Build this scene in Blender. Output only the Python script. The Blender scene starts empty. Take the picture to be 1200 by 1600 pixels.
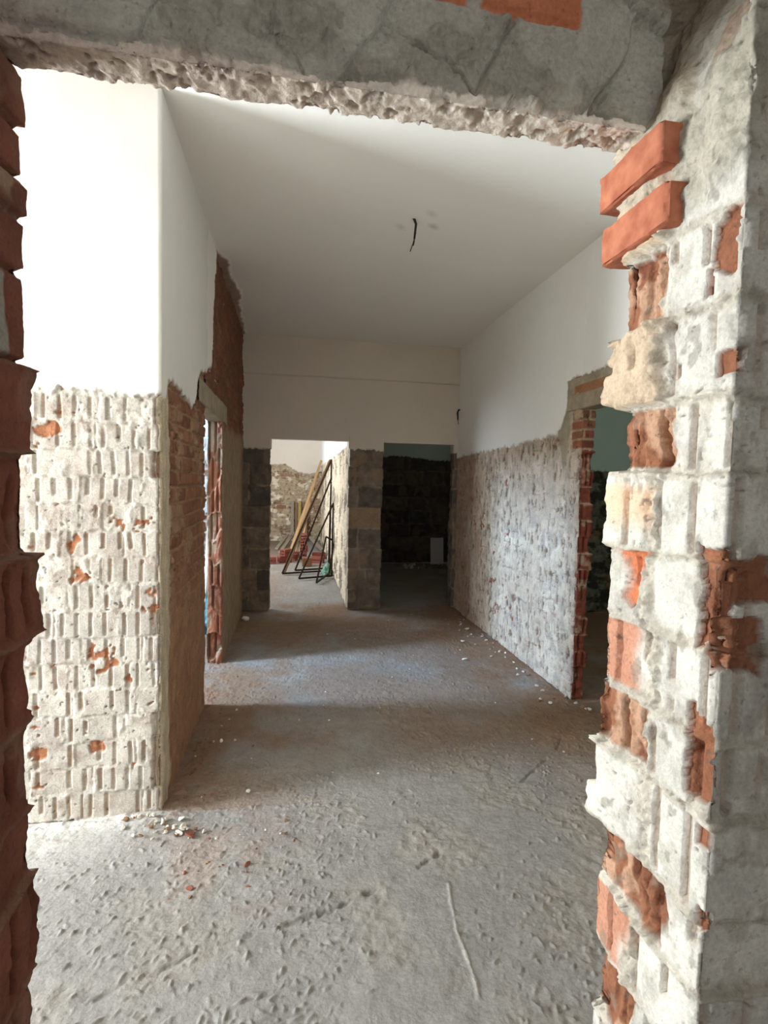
import bpy, math, random
import numpy as np
from mathutils import Matrix, Vector
random.seed(7); RNG = np.random.default_rng(11)
SC = bpy.context.scene; COL = SC.collection

# ------------------------------------------------------------------ small maths
def lin(r, g, b):
    c = np.array([r, g, b], float) / 255
    return np.where(c <= .04045, c / 12.92, ((c + .055) / 1.055) ** 2.4)
def h01(i, j, s=0):
    n = (np.asarray(i).astype(np.int64) * 374761393 + np.asarray(j).astype(np.int64) * 668265263 + s * 974634537) & 0xffffffff
    n = ((n ^ (n >> 13)) * 1274126177) & 0xffffffff
    n = ((n ^ (n >> 15)) * 2246822519) & 0xffffffff
    return ((n ^ (n >> 16)) & 0xffff) / 65535.0
def vn(x, y, s=0):
    xi = np.floor(x); yi = np.floor(y); fx = x - xi; fy = y - yi
    fx = fx * fx * (3 - 2 * fx); fy = fy * fy * (3 - 2 * fy)
    a = h01(xi, yi, s); b = h01(xi + 1, yi, s); c = h01(xi, yi + 1, s); d = h01(xi + 1, yi + 1, s)
    return (a + (b - a) * fx) * (1 - fy) + (c + (d - c) * fx) * fy
def fbm(x, y, o=4, s=0):
    t = 0; a = .5; m = 0
    for k in range(o):
        t = t + a * vn(x * 2 ** k + 17.3 * k, y * 2 ** k - 9.1 * k, s + k); m += a; a *= .55
    return t / m
def sst(a, b, x):
    t = np.clip((x - a) / (b - a), 0, 1); return t * t * (3 - 2 * t)
def mix(a, b, t):
    a = np.asarray(a, float); b = np.asarray(b, float); t = np.asarray(t)[..., None]
    return a * (1 - t) + b * t
def worley(x, y, s=0):                      # F1, F2-F1
    xi = np.floor(x); yi = np.floor(y); f1 = np.full(x.shape, 9.); f2 = f1.copy(); idv = np.zeros(x.shape)
    for dx in (-1, 0, 1):
        for dy in (-1, 0, 1):
            cx = xi + dx; cy = yi + dy
            px = cx + h01(cx, cy, s); py = cy + h01(cx, cy, s + 5)
            d = np.hypot(px - x, py - y); n = d < f1
            f2 = np.where(n, f1, np.minimum(f2, d)); idv = np.where(n, h01(cx, cy, s + 9), idv); f1 = np.where(n, d, f1)
    return f1, f2 - f1, idv

# ------------------------------------------------------------------ materials
def nodemat(name):
    m = bpy.data.materials.new(name); m.use_nodes = True
    nt = m.node_tree; b = nt.nodes['Principled BSDF']
    b.inputs['Roughness'].default_value = .92; b.inputs['Specular IOR Level'].default_value = .25
    return m, nt, b
def masonry(name, fine=130, bump=.5, mott=.22, speck=.6):
    """albedo comes from the surface's own material map; alpha tells rough masonry (1) from smooth plaster (0)"""
    m, nt, b = nodemat(name); N = nt.nodes; L = nt.links
    at = N.new('ShaderNodeAttribute'); at.attribute_name = 'col'
    tc = N.new('ShaderNodeTexCoord')
    n1 = N.new('ShaderNodeTexNoise'); n1.inputs['Scale'].default_value = fine; n1.inputs['Detail'].default_value = 6; n1.inputs['Roughness'].default_value = .65
    n2 = N.new('ShaderNodeTexNoise'); n2.inputs['Scale'].default_value = 14; n2.inputs['Detail'].default_value = 5
    L.new(tc.outputs['Object'], n1.inputs['Vector']); L.new(tc.outputs['Object'], n2.inputs['Vector'])
    mr = N.new('ShaderNodeMapRange'); mr.inputs[1].default_value = .3; mr.inputs[2].default_value = .7
    mr.inputs[3].default_value = 1 - mott; mr.inputs[4].default_value = 1 + mott
    L.new(n1.outputs['Fac'], mr.inputs[0])
    mr2 = N.new('ShaderNodeMapRange'); mr2.inputs[1].default_value = .3; mr2.inputs[2].default_value = .7
    mr2.inputs[3].default_value = 1 - mott * .6; mr2.inputs[4].default_value = 1 + mott * .6
    L.new(n2.outputs['Fac'], mr2.inputs[0])
    mu = N.new('ShaderNodeMath'); mu.operation = 'MULTIPLY'; L.new(mr.outputs[0], mu.inputs[0]); L.new(mr2.outputs[0], mu.inputs[1])
    lo = N.new('ShaderNodeMix'); lo.inputs[2].default_value = 1.0
    L.new(at.outputs['Alpha'], lo.inputs[0])
    n3 = N.new('ShaderNodeTexNoise'); n3.inputs['Scale'].default_value = fine * .55; n3.inputs['Detail'].default_value = 8; n3.inputs['Roughness'].default_value = .7
    L.new(tc.outputs['Object'], n3.inputs['Vector'])
    m3 = N.new('ShaderNodeMapRange'); m3.inputs[1].default_value = .60; m3.inputs[2].default_value = .70; m3.inputs[3].default_value = 1; m3.inputs[4].default_value = speck
    L.new(n3.outputs['Fac'], m3.inputs[0])
    mm = N.new('ShaderNodeMath'); mm.operation = 'MULTIPLY'; L.new(mu.outputs[0], mm.inputs[0]); L.new(m3.outputs[0], mm.inputs[1]); L.new(mm.outputs[0], lo.inputs[3])
    ad = N.new('ShaderNodeMath'); ad.operation = 'ADD'; L.new(n1.outputs['Fac'], ad.inputs[0]); L.new(m3.outputs[0], ad.inputs[1])
    vm = N.new('ShaderNodeVectorMath'); vm.operation = 'SCALE'
    L.new(at.outputs['Color'], vm.inputs[0]); L.new(lo.outputs[0], vm.inputs['Scale'])
    L.new(vm.outputs[0], b.inputs['Base Color'])
    bp = N.new('ShaderNodeBump'); bp.inputs['Distance'].default_value = .006
    ms = N.new('ShaderNodeMath'); ms.operation = 'MULTIPLY'; ms.inputs[1].default_value = bump
    L.new(at.outputs['Alpha'], ms.inputs[0]); L.new(ms.outputs[0], bp.inputs['Strength'])
    L.new(ad.outputs[0], bp.inputs['Height']); L.new(bp.outputs[0], b.inputs['Normal'])
    return m
def plain(name, rgb, rough=.8, metal=0, var=.2, scale=30, stretch=None, bump=.2, rgb2=None):
    m, nt, b = nodemat(name); N = nt.nodes; L = nt.links
    tc = N.new('ShaderNodeTexCoord'); mp = N.new('ShaderNodeMapping')
    if stretch: mp.inputs['Scale'].default_value = stretch
    L.new(tc.outputs['Object'], mp.inputs[0])
    n = N.new('ShaderNodeTexNoise'); n.inputs['Scale'].default_value = scale; n.inputs['Detail'].default_value = 5
    L.new(mp.outputs[0], n.inputs['Vector'])
    c = lin(*rgb); cr = N.new('ShaderNodeValToRGB')
    d = lin(*rgb2) if rgb2 else c * (1 + var)
    cr.color_ramp.elements[0].position = .3; cr.color_ramp.elements[1].position = .7
    cr.color_ramp.elements[0].color = (*(c * (1 - var)), 1); cr.color_ramp.elements[1].color = (*np.minimum(d, 1), 1)
    L.new(n.outputs['Fac'], cr.inputs[0]); L.new(cr.outputs[0], b.inputs['Base Color'])
    b.inputs['Roughness'].default_value = rough; b.inputs['Metallic'].default_value = metal
    if bump:
        bp = N.new('ShaderNodeBump'); bp.inputs['Strength'].default_value = bump; bp.inputs['Distance'].default_value = .004
        L.new(n.outputs['Fac'], bp.inputs['Height']); L.new(bp.outputs[0], b.inputs['Normal'])
    return m
M_WALL = masonry('masonry'); M_NEAR = masonry('near_masonry', 150, .55, .17, .62); M_FLOOR = masonry('concrete_floor', 100, .6, .16, .75)
M_PLAS = plain('white_paint', (226, 224, 218), .9, 0, .03, 3, bump=.05)
M_WOOD = plain('raw_timber', (186, 150, 108), .8, 0, .18, 6, (14, 14, 1))
M_WOODD = plain('weathered_timber', (132, 104, 78), .85, 0, .2, 6, (14, 14, 1))
M_WOODG = plain('grey_timber', (150, 138, 120), .85, 0, .2, 6, (14, 14, 1))
M_YEL = plain('yellow_paint', (176, 148, 88), .7, 0, .15)
M_IRON = plain('dark_iron', (38, 34, 32), .6, .4, .3, 40, rgb2=(74, 56, 46))
M_RED = plain('red_clay', (134, 74, 60), .9, 0, .2, 40)
M_ORANGE = plain('orange_clay', (152, 84, 60), .9, 0, .1, 38, bump=.8, rgb2=(178, 112, 84))
M_CHIP = plain('mortar_chip', (196, 188, 174), .95, 0, .2, 40)
M_CHIPW = plain('white_chip', (228, 222, 210), .95, 0, .1, 40)
M_CHIPB = plain('brown_chip', (128, 98, 74), .95, 0, .25, 40)
M_GREEN = plain('green_plastic', (62, 120, 92), .35, 0, .3, 12, rgb2=(150, 190, 168))
M_TEAL = plain('teal_plastic', (52, 120, 130), .4, 0, .3, 12)
M_BOARD = plain('pale_board', (196, 192, 184), .7, 0, .06, 8, bump=.05)
M_CABLE = plain('black_cable', (24, 20, 18), .5, 0, .2, bump=0)
M_COPPER = plain('wire_insulation', (50, 36, 28), .5, 0, .2, bump=0)
M_BRKCHIP = plain('brick_chip', (136, 86, 68), .95, 0, .25, 40)
M_CARD = plain('brown_card', (122, 86, 58), .9, 0, .15)

# ------------------------------------------------------------------ builders
def finish(o, label=None, cat=None, kind=None, group=None):
    if label: o['label'] = label
    if cat: o['category'] = cat
    if kind: o['kind'] = kind
    if group: o['group'] = group
    return o
def link(name, me, mat, parent=None):
    me.materials.clear(); me.materials.append(mat)
    o = bpy.data.objects.new(name, me); COL.objects.link(o)
    if parent: o.parent = parent
    return o
def grid(name, V, C, mat, skip=None, parent=None):
    nz, nu = V.shape[:2]
    idx = np.arange(nz * nu).reshape(nz, nu)
    q = np.stack([idx[:-1, :-1], idx[:-1, 1:], idx[1:, 1:], idx[1:, :-1]], -1).reshape(-1, 4)
    if skip is not None: q = q[~skip[:-1, :-1].reshape(-1)]
    me = bpy.data.meshes.new(name); n = nz * nu
    me.vertices.add(n); me.vertices.foreach_set('co', V.reshape(-1).astype(np.float32))
    me.loops.add(q.size); me.loops.foreach_set('vertex_index', q.reshape(-1).astype(np.int32))
    me.polygons.add(len(q)); me.polygons.foreach_set('loop_start', np.arange(0, q.size, 4, dtype=np.int32))
    me.polygons.foreach_set('use_smooth', np.ones(len(q), bool))
    me.update(calc_edges=True)
    a = me.attributes.new('col', 'FLOAT_COLOR', 'POINT')
    if C.shape[-1] == 3: C = np.concatenate([C, np.ones(C.shape[:2] + (1,))], -1)
    a.data.foreach_set('color', np.clip(C, 0, 1).reshape(-1).astype(np.float32))
    return link(name, me, mat, parent)
def arange(a, b, d): return np.linspace(a, b, max(2, int(round(abs(b - a) / d)) + 1))
def relief(name, path, steps, zs, surf, mat=None, mp=None, skip=None):
    """a masonry skin: the wall's plan line swept along zs, raised by surf() along the line's outward (right-hand) side"""
    P = []; T = []; S = []; U = []; u0 = 0
    for k in range(len(path) - 1):
        a = np.array(path[k], float); b = np.array(path[k + 1], float); L = np.linalg.norm(b - a)
        t = arange(0, L, steps[k])
        if k: t = t[1:]
        for s in t: P.append(a + (b - a) * s / L); T.append((b - a) / L); S.append(k); U.append(u0 + s)
        u0 += L
    P = np.array(P); T = np.array(T); S = np.array(S); U = np.array(U)
    Nn = np.stack([T[:, 1], -T[:, 0]], -1)
    for i in range(1, len(P)):                                  # mitre at the corners
        if S[i] != S[i - 1]:
            n = Nn[i] + Nn[i - 1]; n /= max(1e-6, np.dot(n, Nn[i])); Nn[i - 1] = n
    X, Z = np.meshgrid(P[:, 0], zs); Y = np.meshgrid(P[:, 1], zs)[0]
    UU = np.meshgrid(U, zs)[0]; SS = np.meshgrid(S, zs)[0]
    h, c = surf(UU, Z, X, Y, SS)
    V = np.stack([X + h * Nn[None, :, 0], Y + h * Nn[None, :, 1], Z], -1)
    if mp: V = mp(V)
    return grid(name, V, c, mat or M_WALL, skip(UU, Z, X, Y) if skip else None)
def boxmesh(name, lo, hi, mat, parent=None, bev=0):
    (x0, y0, z0), (x1, y1, z1) = lo, hi
    v = [(x, y, z) for x in (x0, x1) for y in (y0, y1) for z in (z0, z1)]
    f = [(0, 1, 3, 2), (4, 6, 7, 5), (0, 4, 5, 1), (2, 3, 7, 6), (0, 2, 6, 4), (1, 5, 7, 3)]
    me = bpy.data.meshes.new(name); me.from_pydata(v, [], f); me.update()
    o = link(name, me, mat, parent)
    if bev:
        b = o.modifiers.new('b', 'BEVEL'); b.width = bev; b.segments = 2
    return o
def box_geo(lo, hi):
    (x0, y0, z0), (x1, y1, z1) = lo, hi
    return ([(x, y, z) for x in (x0, x1) for y in (y0, y1) for z in (z0, z1)],
            [(0, 1, 3, 2), (4, 6, 7, 5), (0, 4, 5, 1), (2, 3, 7, 6), (0, 2, 6, 4), (1, 5, 7, 3)])
def join_geo(name, parts, mat, parent=None):
    V = []; F = []
    for v, f in parts:
        n = len(V); V += v; F += [tuple(i + n for i in q) for q in f]
    me = bpy.data.meshes.new(name); me.from_pydata(V, [], F); me.update()
    return link(name, me, mat, parent)
def bar(a, b, w, t, up=(0, 0, 1)):
    a = Vector(a); b = Vector(b); d = (b - a).normalized(); s = d.cross(Vector(up)); s = s.normalized() if s.length > 1e-4 else Vector((1, 0, 0))
    k = s.cross(d).normalized()
    v = [tuple(p + s * w * .5 * i + k * t * .5 * j) for p in (a, b) for i in (-1, 1) for j in (-1, 1)]
    return v, [(0, 1, 3, 2), (4, 6, 7, 5), (0, 4, 5, 1), (2, 3, 7, 6), (0, 2, 6, 4), (1, 5, 7, 3)]
def tube(pts, r, n=8):
    V = []; F = []; m = len(pts)
    for i, p in enumerate(pts):
        p = Vector(p); d = (Vector(pts[min(i + 1, m - 1)]) - Vector(pts[max(i - 1, 0)])).normalized()
        s = d.cross(Vector((0.3, 1, .1))).normalized(); k = d.cross(s)
        rr = r[i] if isinstance(r, (list, tuple)) else r
        for j in range(n):
            a = 2 * math.pi * j / n; V.append(tuple(p + (s * math.cos(a) + k * math.sin(a)) * rr))
    for i in range(m - 1):
        for j in range(n): F.append((i * n + j, i * n + (j + 1) % n, (i + 1) * n + (j + 1) % n, (i + 1) * n + j))
    F.append(tuple(range(n))[::-1]); F.append(tuple((m - 1) * n + j for j in range(n)))
    return V, F
def empty(name, loc, label, cat, group=None):
    o = bpy.data.objects.new(name, None); COL.objects.link(o); o.location = loc; o.empty_display_size = .05
    return finish(o, label, cat, None, group)

# ------------------------------------------------------------------ the place, in metres
XL, XR, YF, YL, HC = -.576, 1.951, 6.106, 2.403, 3.132
YN, YJ, YR = 3.57, 4.39, 3.337
WHITEW = lin(214, 207, 194); TAN = lin(176, 156, 130); GREY = lin(150, 144, 130); RED = lin(142, 86, 64)
ORNG = lin(184, 112, 80); DARKB = lin(104, 66, 48); PLAST = lin(232, 230, 224); DUST = lin(150, 124, 98); CONC = lin(142, 139, 134)

def brick_cells(u, z, ch, L, s, wob=.006, z0=0.):
    z = z + (fbm(u * 5, z * 5, 3, s) - .5) * wob * 2; u = u + (fbm(u * 6 + 40, z * 6, 3, s + 3) - .5) * wob * 2
    r = np.floor((z - z0) / ch); b = (z - z0) - r * ch
    o = h01(r, r * 0 + 3, s) * L + (r % 2) * L * .5
    c = np.floor((u + o) / L); a = (u + o) - c * L
    return r, c, a, b
def rough(u, z, s, k=1.):
    return ((fbm(u * 40, z * 40, 4, s) - .5) * .006 + (fbm(u * 12, z * 12, 3, s + 1) - .5) * .010) * k
def ribbed(u, z, s, ch=.1157, L=.25, expo=.70, white=WHITEW, gcol=.35, red=RED):
    """big hollow clay blocks, white with old mortar: ribs, lumpy joints, chipped red patches"""
    r, c, a, b = brick_cells(u, z, ch, L, s)
    r1 = h01(r, c, s + 11); r2 = h01(r, c, s + 12); r3 = h01(r, c, s + 13)
    h = (r1 - .5) * .007 + (a / L - .5) * (r2 - .5) * .008 + rough(u, z, s, .4)
    p = L / (3.6 + .9 * r3); g = np.floor(a / p); ga = a - g * p; gid = h01(r * 7 + g, c, s + 14)
    gw = .006 + .006 * gid
    lo = .008 + .03 * h01(r * 3 + g, c, s + 16) * (gid > .7)
    gr = sst(gw * .5 + .003, gw * .5, np.abs(ga - p * .5)) * (gid > .16) * sst(lo, lo + .004, b) * sst(ch - .006, ch - .012, b)
    smear = sst(.60, .68, fbm(u * 7, z * 9, 4, s + 20))
    gr = gr * (1 - smear * .85)
    h = h - gr * (.007 + .004 * gid)
    dj = np.minimum(np.minimum(b, ch - b) * 1.0, np.minimum(a, L - a) * 1.3)
    jn = sst(.009, .002, dj + (fbm(u * 60, z * 60, 3, s + 21) - .5) * .009)
    h = h + jn * ((fbm(u * 30, z * 30, 4, s + 22) - .58) * .018)
    h = h + smear * (.003 + (fbm(u * 50, z * 50, 4, s + 23) - .5) * .007)
    col = np.ones(u.shape + (3,)) * white
    col = col * (.86 + .28 * fbm(u * 9, z * 9, 4, s + 24))[..., None]
    col = mix(col, lin(160, 146, 134), sst(.45, .72, fbm(u * 14, z * 14, 4, s + 28)) * .7)
    grey = (h01(r, c, s + 15) > .86) * .5; col = mix(col, lin(160, 150, 144), grey * sst(.3, .6, fbm(u * 20, z * 20, 3, s + 27)))
    col = mix(col, lin(170, 142, 116), gr * sst(.35, .6, fbm(u * 5, z * 5, 3, s + 25)) * gcol * 2)
    pn = fbm(u * 13, z * 13, 4, s + 26) + (r2 - .5) * .12
    ex = sst(expo, expo + .015, pn)
    h = h - ex * .008 + ex * (fbm(u * 70, z * 70, 3, s + 29) - .5) * .006
    col = mix(col, red * (.8 + .5 * fbm(u * 40, z * 40, 3, s + 30))[..., None], ex)
    pit = sst(.83, .86, fbm(u * 70, z * 70, 2, s + 31)); h = h - pit * .005; col = mix(col, lin(96, 82, 70), pit * .8)
    return h, col
def common(u, z, s, ch=.077, L=.25, red=RED, mort=TAN, cover=.5):
    """courses of solid clay bricks with mortar smeared over them"""
    r, c, a, b = brick_cells(u, z, ch, L, s, .005)
    r1 = h01(r, c, s + 1); r2 = h01(r, c, s + 2)
    dj = np.minimum(np.minimum(b, ch - b), np.minimum(a, L - a)) + (fbm(u * 50, z * 50, 3, s + 4) - .5) * .008
    jn = sst(.010, .004, dj)
    h = (r1 - .5) * .010 + rough(u, z, s + 5) - jn * (.009 + .006 * (r2 - .5))
    col = mix(red * .8, red * 1.2, r2); col = mix(col, lin(140, 100, 74), (r1 > .6) * .6)
    col = col * (.75 + .5 * fbm(u * 18, z * 18, 4, s + 6))[..., None]
    col = mix(col, mort * (.8 + .4 * fbm(u * 30, z * 30, 3, s + 9))[..., None], jn * .85)
    cv = sst(cover, cover + .06, fbm(u * 5, z * 6, 5, s + 7) )
    h = h + cv * (.008 + (fbm(u * 30, z * 14, 4, s + 8) - .5) * .016)
    col = mix(col, mort * (.78 + .4 * fbm(u * 16, z * 16, 4, s + 10))[..., None], cv * .9)
    pit = sst(.74, .79, fbm(u * 45, z * 30, 2, s + 31)); h = h - pit * .008; col = mix(col, lin(60, 44, 34), pit * .7)
    return h, col
def hollow_end(u, z, s, ch=.1157, red=RED, jm=.8):
    """broken ends of hollow blocks: vertical cells and torn webs"""
    z = z + (fbm(u * 9, z * 9, 2, s) - .5) * .02
    r = np.floor(z / ch); b = z - r * ch; r1 = h01(r, r * 0, s); r2 = h01(r, r * 0, s + 1)
    p = .034 + .02 * r2; a = (u + r1 * .03); g = np.floor(a / p); ga = a - g * p
    cell = sst(.010, .005, np.abs(ga - p / 2)) * sst(.008, .018, b) * (h01(r, g, s + 2) > .3)
    jn = sst(.008, .003, np.minimum(b, ch - b))
    h = (r1 - .5) * .030 + (fbm(u * 22, z * 22, 4, s + 3) - .5) * .026 - cell * .016 + jn * (fbm(u * 20, z * 20, 3, s + 8) - .3) * .014
    col = mix(red * .75, red * 1.2, fbm(u * 14, z * 14, 4, s + 4)); col = mix(col, DARKB, (r2 > .75) * .5)
    col = mix(col, TAN, jn * jm * sst(.4, .55, fbm(u * 9, z * 6, 3, s + 9)))
    dust = sst(.58, .68, fbm(u * 12, z * 12, 4, s + 5)); col = mix(col, TAN, dust * .6)
    col = mix(col, lin(70, 42, 30), cell * .5)
    return h, col
def blocks(u, z, s, ch=.243, L=.42):
    """dark concrete blocks with pale joints"""
    r, c, a, b = brick_cells(u, z, ch, L, s, .012)
    r1 = h01(r, c, s + 1); r2 = h01(r, c, s + 2)
    dj = np.minimum(np.minimum(b, ch - b), np.minimum(a, L - a)) + (fbm(u * 30, z * 30, 3, s + 4) - .5) * .022
    jn = sst(.016, .006, dj)
    h = (r1 - .5) * .016 + rough(u, z, s + 5, 1.8) - jn * .008
    col = mix(lin(84, 79, 74), lin(128, 112, 96), r2); col = col * (.6 + .8 * fbm(u * 12, z * 12, 4, s + 6))[..., None]
    col = mix(col, lin(150, 136, 116), jn * sst(.4, .6, fbm(u * 6, z * 6, 3, s + 8)) * .8)
    cv = sst(.58, .66, fbm(u * 6, z * 5, 4, s + 7)); h = h + cv * .008; col = mix(col, lin(136, 114, 90), cv * .7)
    return h, col
def plaster_over(h, col, u, z, edge, s, raise_=.012, tint=PLAST, al=None):
    """painted plaster left standing above a ragged edge height"""
    e = edge + (fbm(u * 26, z * 8, 4, s) - .5) * .05
    m = sst(0, .006, z - e)
    hp = raise_ + (fbm(u * 3, z * 3, 3, s + 1) - .5) * .008
    lip = sst(.05, .0, z - e) * m * (fbm(u * 40, z * 40, 3, s + 2) - .4) * .008
    col = mix(col, tint * (.96 + .08 * fbm(u * 2.5, z * 2.5, 4, s + 3))[..., None], m)
    col = mix(col, lin(150, 138, 120), sst(.03, .0, z - e) * m * sst(.4, .6, fbm(u * 20, z * 20, 3, s + 4)) * .7)
    return h * (1 - m) + (hp + lip) * m, col, 1 - m * .93
def rgba(c, a): return np.concatenate([c, np.asarray(a)[..., None]], -1)

# ---- zs ladders
def ladder(*seg):
    out = []
    for a, b, d in seg: out += list(arange(a, b, d))[(1 if out else 0):]
    return np.array(out)

# ================================================================== LEFT WALL
PATCH_Z = [3.2, 3.0, 2.89, 2.60, 2.43, 2.24, 2.18]; PATCH_Y = [4.02, 3.95, 3.90, 3.86, 3.82, 3.77, 3.55]
def left_edge(y):       # where the plaster ends above the stripped brick, along the corridor side
    return np.interp(y, [2.40, 2.47, 2.52, 2.56, 2.70, 2.90, 3.08, 3.16, 3.24, 3.33, 3.55, 3.66, 3.78, 3.80], [1.862, 1.85, 1.945, 1.955, 1.945, 1.935, 1.90, 1.93, 2.07, 2.14, 2.185, 2.25, 2.25, 2.3])
def s_left(u, z, x, y, sg):
    h, c = ribbed(x, z, 100, white=lin(186, 179, 168), expo=.725, red=lin(166, 112, 82))
    side = (sg >= 1) & (sg <= 1)
    hs, cs = common(y, z, 140, red=lin(134, 90, 68), mort=lin(154, 124, 98), cover=.54)
    low = sst(1.15, .55, z + (fbm(y * 3, z * 3, 3, 141) - .5) * .8)        # lower courses buried in mortar
    hm = (fbm(y * 16, z * 10, 5, 142) - .5) * .030 + .004; cm = lin(150, 114, 86) * (.7 + .6 * fbm(y * 20, z * 12, 4, 143))[..., None]
    hs = hs * (1 - low) + hm * low; cs = mix(cs, cm, low * .8)
    strip = sst(2.58, 2.53, y + (fbm(y * 9, z * 9, 3, 144) - .5) * .10)     # mortar strip by the corner
    ht = .006 + (fbm(y * 60, z * 9, 4, 145) - .5) * .018; ct = lin(186, 172, 148) * (.75 + .5 * fbm(y * 50, z * 10, 4, 146))[..., None]
    hs = hs * (1 - strip) + ht * strip; cs = mix(cs, ct, strip)
    h = np.where(side, hs, h); c = np.where(side[..., None], cs, c)
    jam = sg == 2; hj, cj = hollow_end(x, z, 150); h = np.where(jam, hj * .5, h); c = np.where(jam[..., None], cj, c)
    # chipped bricks up the outer corner
    d = np.where(sg == 0, XL - x, np.where(side, y - YL, 9)); r = np.floor(z / .1157)
    k = h01(r, r * 0, 160); w = .010 + .035 * (k > .7) * h01(r, r * 0, 161)
    ch_ = sst(w, w * .3, d + (fbm(z * 30, z * 0 + d * 30, 3, 162) - .5) * .02) * (z < 1.86)
    h = h - ch_ * (.007 + .014 * (k > .7)); c = mix(c, lin(128, 84, 64), ch_ * (k > .74) * .85 * (sg == 0))
    edge = np.where(sg == 0, 1.858, np.where(side, left_edge(y), 9.))
    edge = np.where(sg >= 3, 1.85, edge)
    hp, cp, al = plaster_over(h, c, np.where(sg == 0, x, y), z, edge, 170, .012, lin(222, 221, 215))
    hang = np.where(side, sst(.0, .12, y - np.interp(z, PATCH_Z[::-1], PATCH_Y[::-1])) * (z > 2.1), 0)
    return hp, rgba(cp, al)
ZL = ladder((0, 2.3, .0055), (2.3, HC, .02))
o = relief('wall_left', [(-3.6, YL), (-1.12, YL), (XL, YL), (XL, YN), (XL - .104, YN), (XL - .104, YL + .12), (-3.6, YL + .12)],
           [.06, .0045, .007, .008, .06, .06], ZL, lambda u, z, x, y, s: s_left(u, z, x, y, np.where(s <= 1, 0, s - 1)))
finish(o, 'left pier of ribbed whitewashed blocks with white plaster above', 'wall', 'structure')

def s_lback(u, z, x, y, sg):
    h, c = common(y, z, 200, red=lin(124, 78, 58), mort=lin(116, 82, 62), cover=.46)
    # below the lintel height the wall keeps its brown scratch coat
    low = sst(2.02, 1.9, z + (fbm(y * 6, z * 4, 4, 203) - .5) * .14)
    hm = .006 + (fbm(y * 12, z * 9, 5, 204) - .5) * .02; cm = lin(150, 128, 102) * (.75 + .45 * fbm(y * 12, z * 10, 4, 205))[..., None]
    h = h * (1 - low) + hm * low; c = mix(c, cm, low * .85)
    jam = (sg == 1); hj, cj = hollow_end(x, z * .55 + (fbm(x * 9, z * 2, 3, 209) - .5) * .2, 210, red=lin(158, 100, 72), jm=.35); h = np.where(jam, hj, h); c = np.where(jam[..., None], cj, c)
    pl = sst(0, .01, np.interp(z, PATCH_Z[::-1], PATCH_Y[::-1]) - y + (fbm(z * 12, y * 6, 4, 206) - .5) * .08) * (z > 1.98) * (sg == 2)
    h = h * (1 - pl) + .012 * pl; c = mix(c, PLAST, pl)
    return h, rgba(c, 1 - pl * .93)
o = relief('wall_left_back', [(XL - .104, YF - .1), (XL - .104, YJ), (XL, YJ), (XL, YF + .02)], [.08, .006, .010],
           ladder((0, 2.1, .007), (2.1, HC, .012)), s_lback)
finish(o, 'left corridor wall beyond the side opening, bare red brown brick', 'wall', 'structure')
o = relief('wall_left_upper', [(XL, YN), (XL, YJ)], [.010], ladder((2.06, HC, .010)), lambda u, z, x, y, s: s_lup(u, z, x, y, s))\
    if False else None
def s_lup(u, z, x, y, sg):
    h, c = s_lback(u, z, x, y, sg * 0 + 2)
    h2, c2 = common(y, z, 140, red=lin(150, 96, 66), mort=lin(166, 142, 112), cover=.50)
    hp, cp, al = plaster_over(h2, c2, y, z, left_edge(y), 170)
    w = sst(3.72, 3.80, y) ; k = np.where(z > left_edge(y), 1, 0)
    pl = sst(0, .01, np.interp(z, PATCH_Z[::-1], PATCH_Y[::-1]) - y + (fbm(z * 12, y * 6, 4, 206) - .5) * .08)
    tot = np.where(pl > .5, 1., w)
    t = pl * (z > left_edge(y))
    return np.where(pl > .5, hp, h), np.where((pl > .5)[..., None], rgba(cp, al), c)
o = relief('wall_left_upper', [(XL, YN), (XL, YJ)], [.010], ladder((1.99, HC, .010)), s_lup)
finish(o, 'plaster and bare brick above the left side opening', 'wall', 'structure')
boxmesh('wall_left_core', (XL - .10, YN - .01, 2.0), (XL - .012, YJ + .01, HC), M_PLAS)
finish(bpy.data.objects['wall_left_core'], 'back of the wall above the left side opening', 'wall', 'structure')
def s_lint(u, z, x, y, sg):       # rough cast-concrete lintel
    h = (fbm(u * 14, x * 14, 4, 230) - .5) * .010 + (fbm(y * 10, z * 20, 4, 231) - .5) * .008
    c = lin(158, 146, 124) * (.75 + .45 * fbm(y * 12 + x * 9, z * 12, 4, 232))[..., None]
    return h, c
def xmap(sgn):                    # plan line given as (out, z), swept along y
    return None
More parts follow.
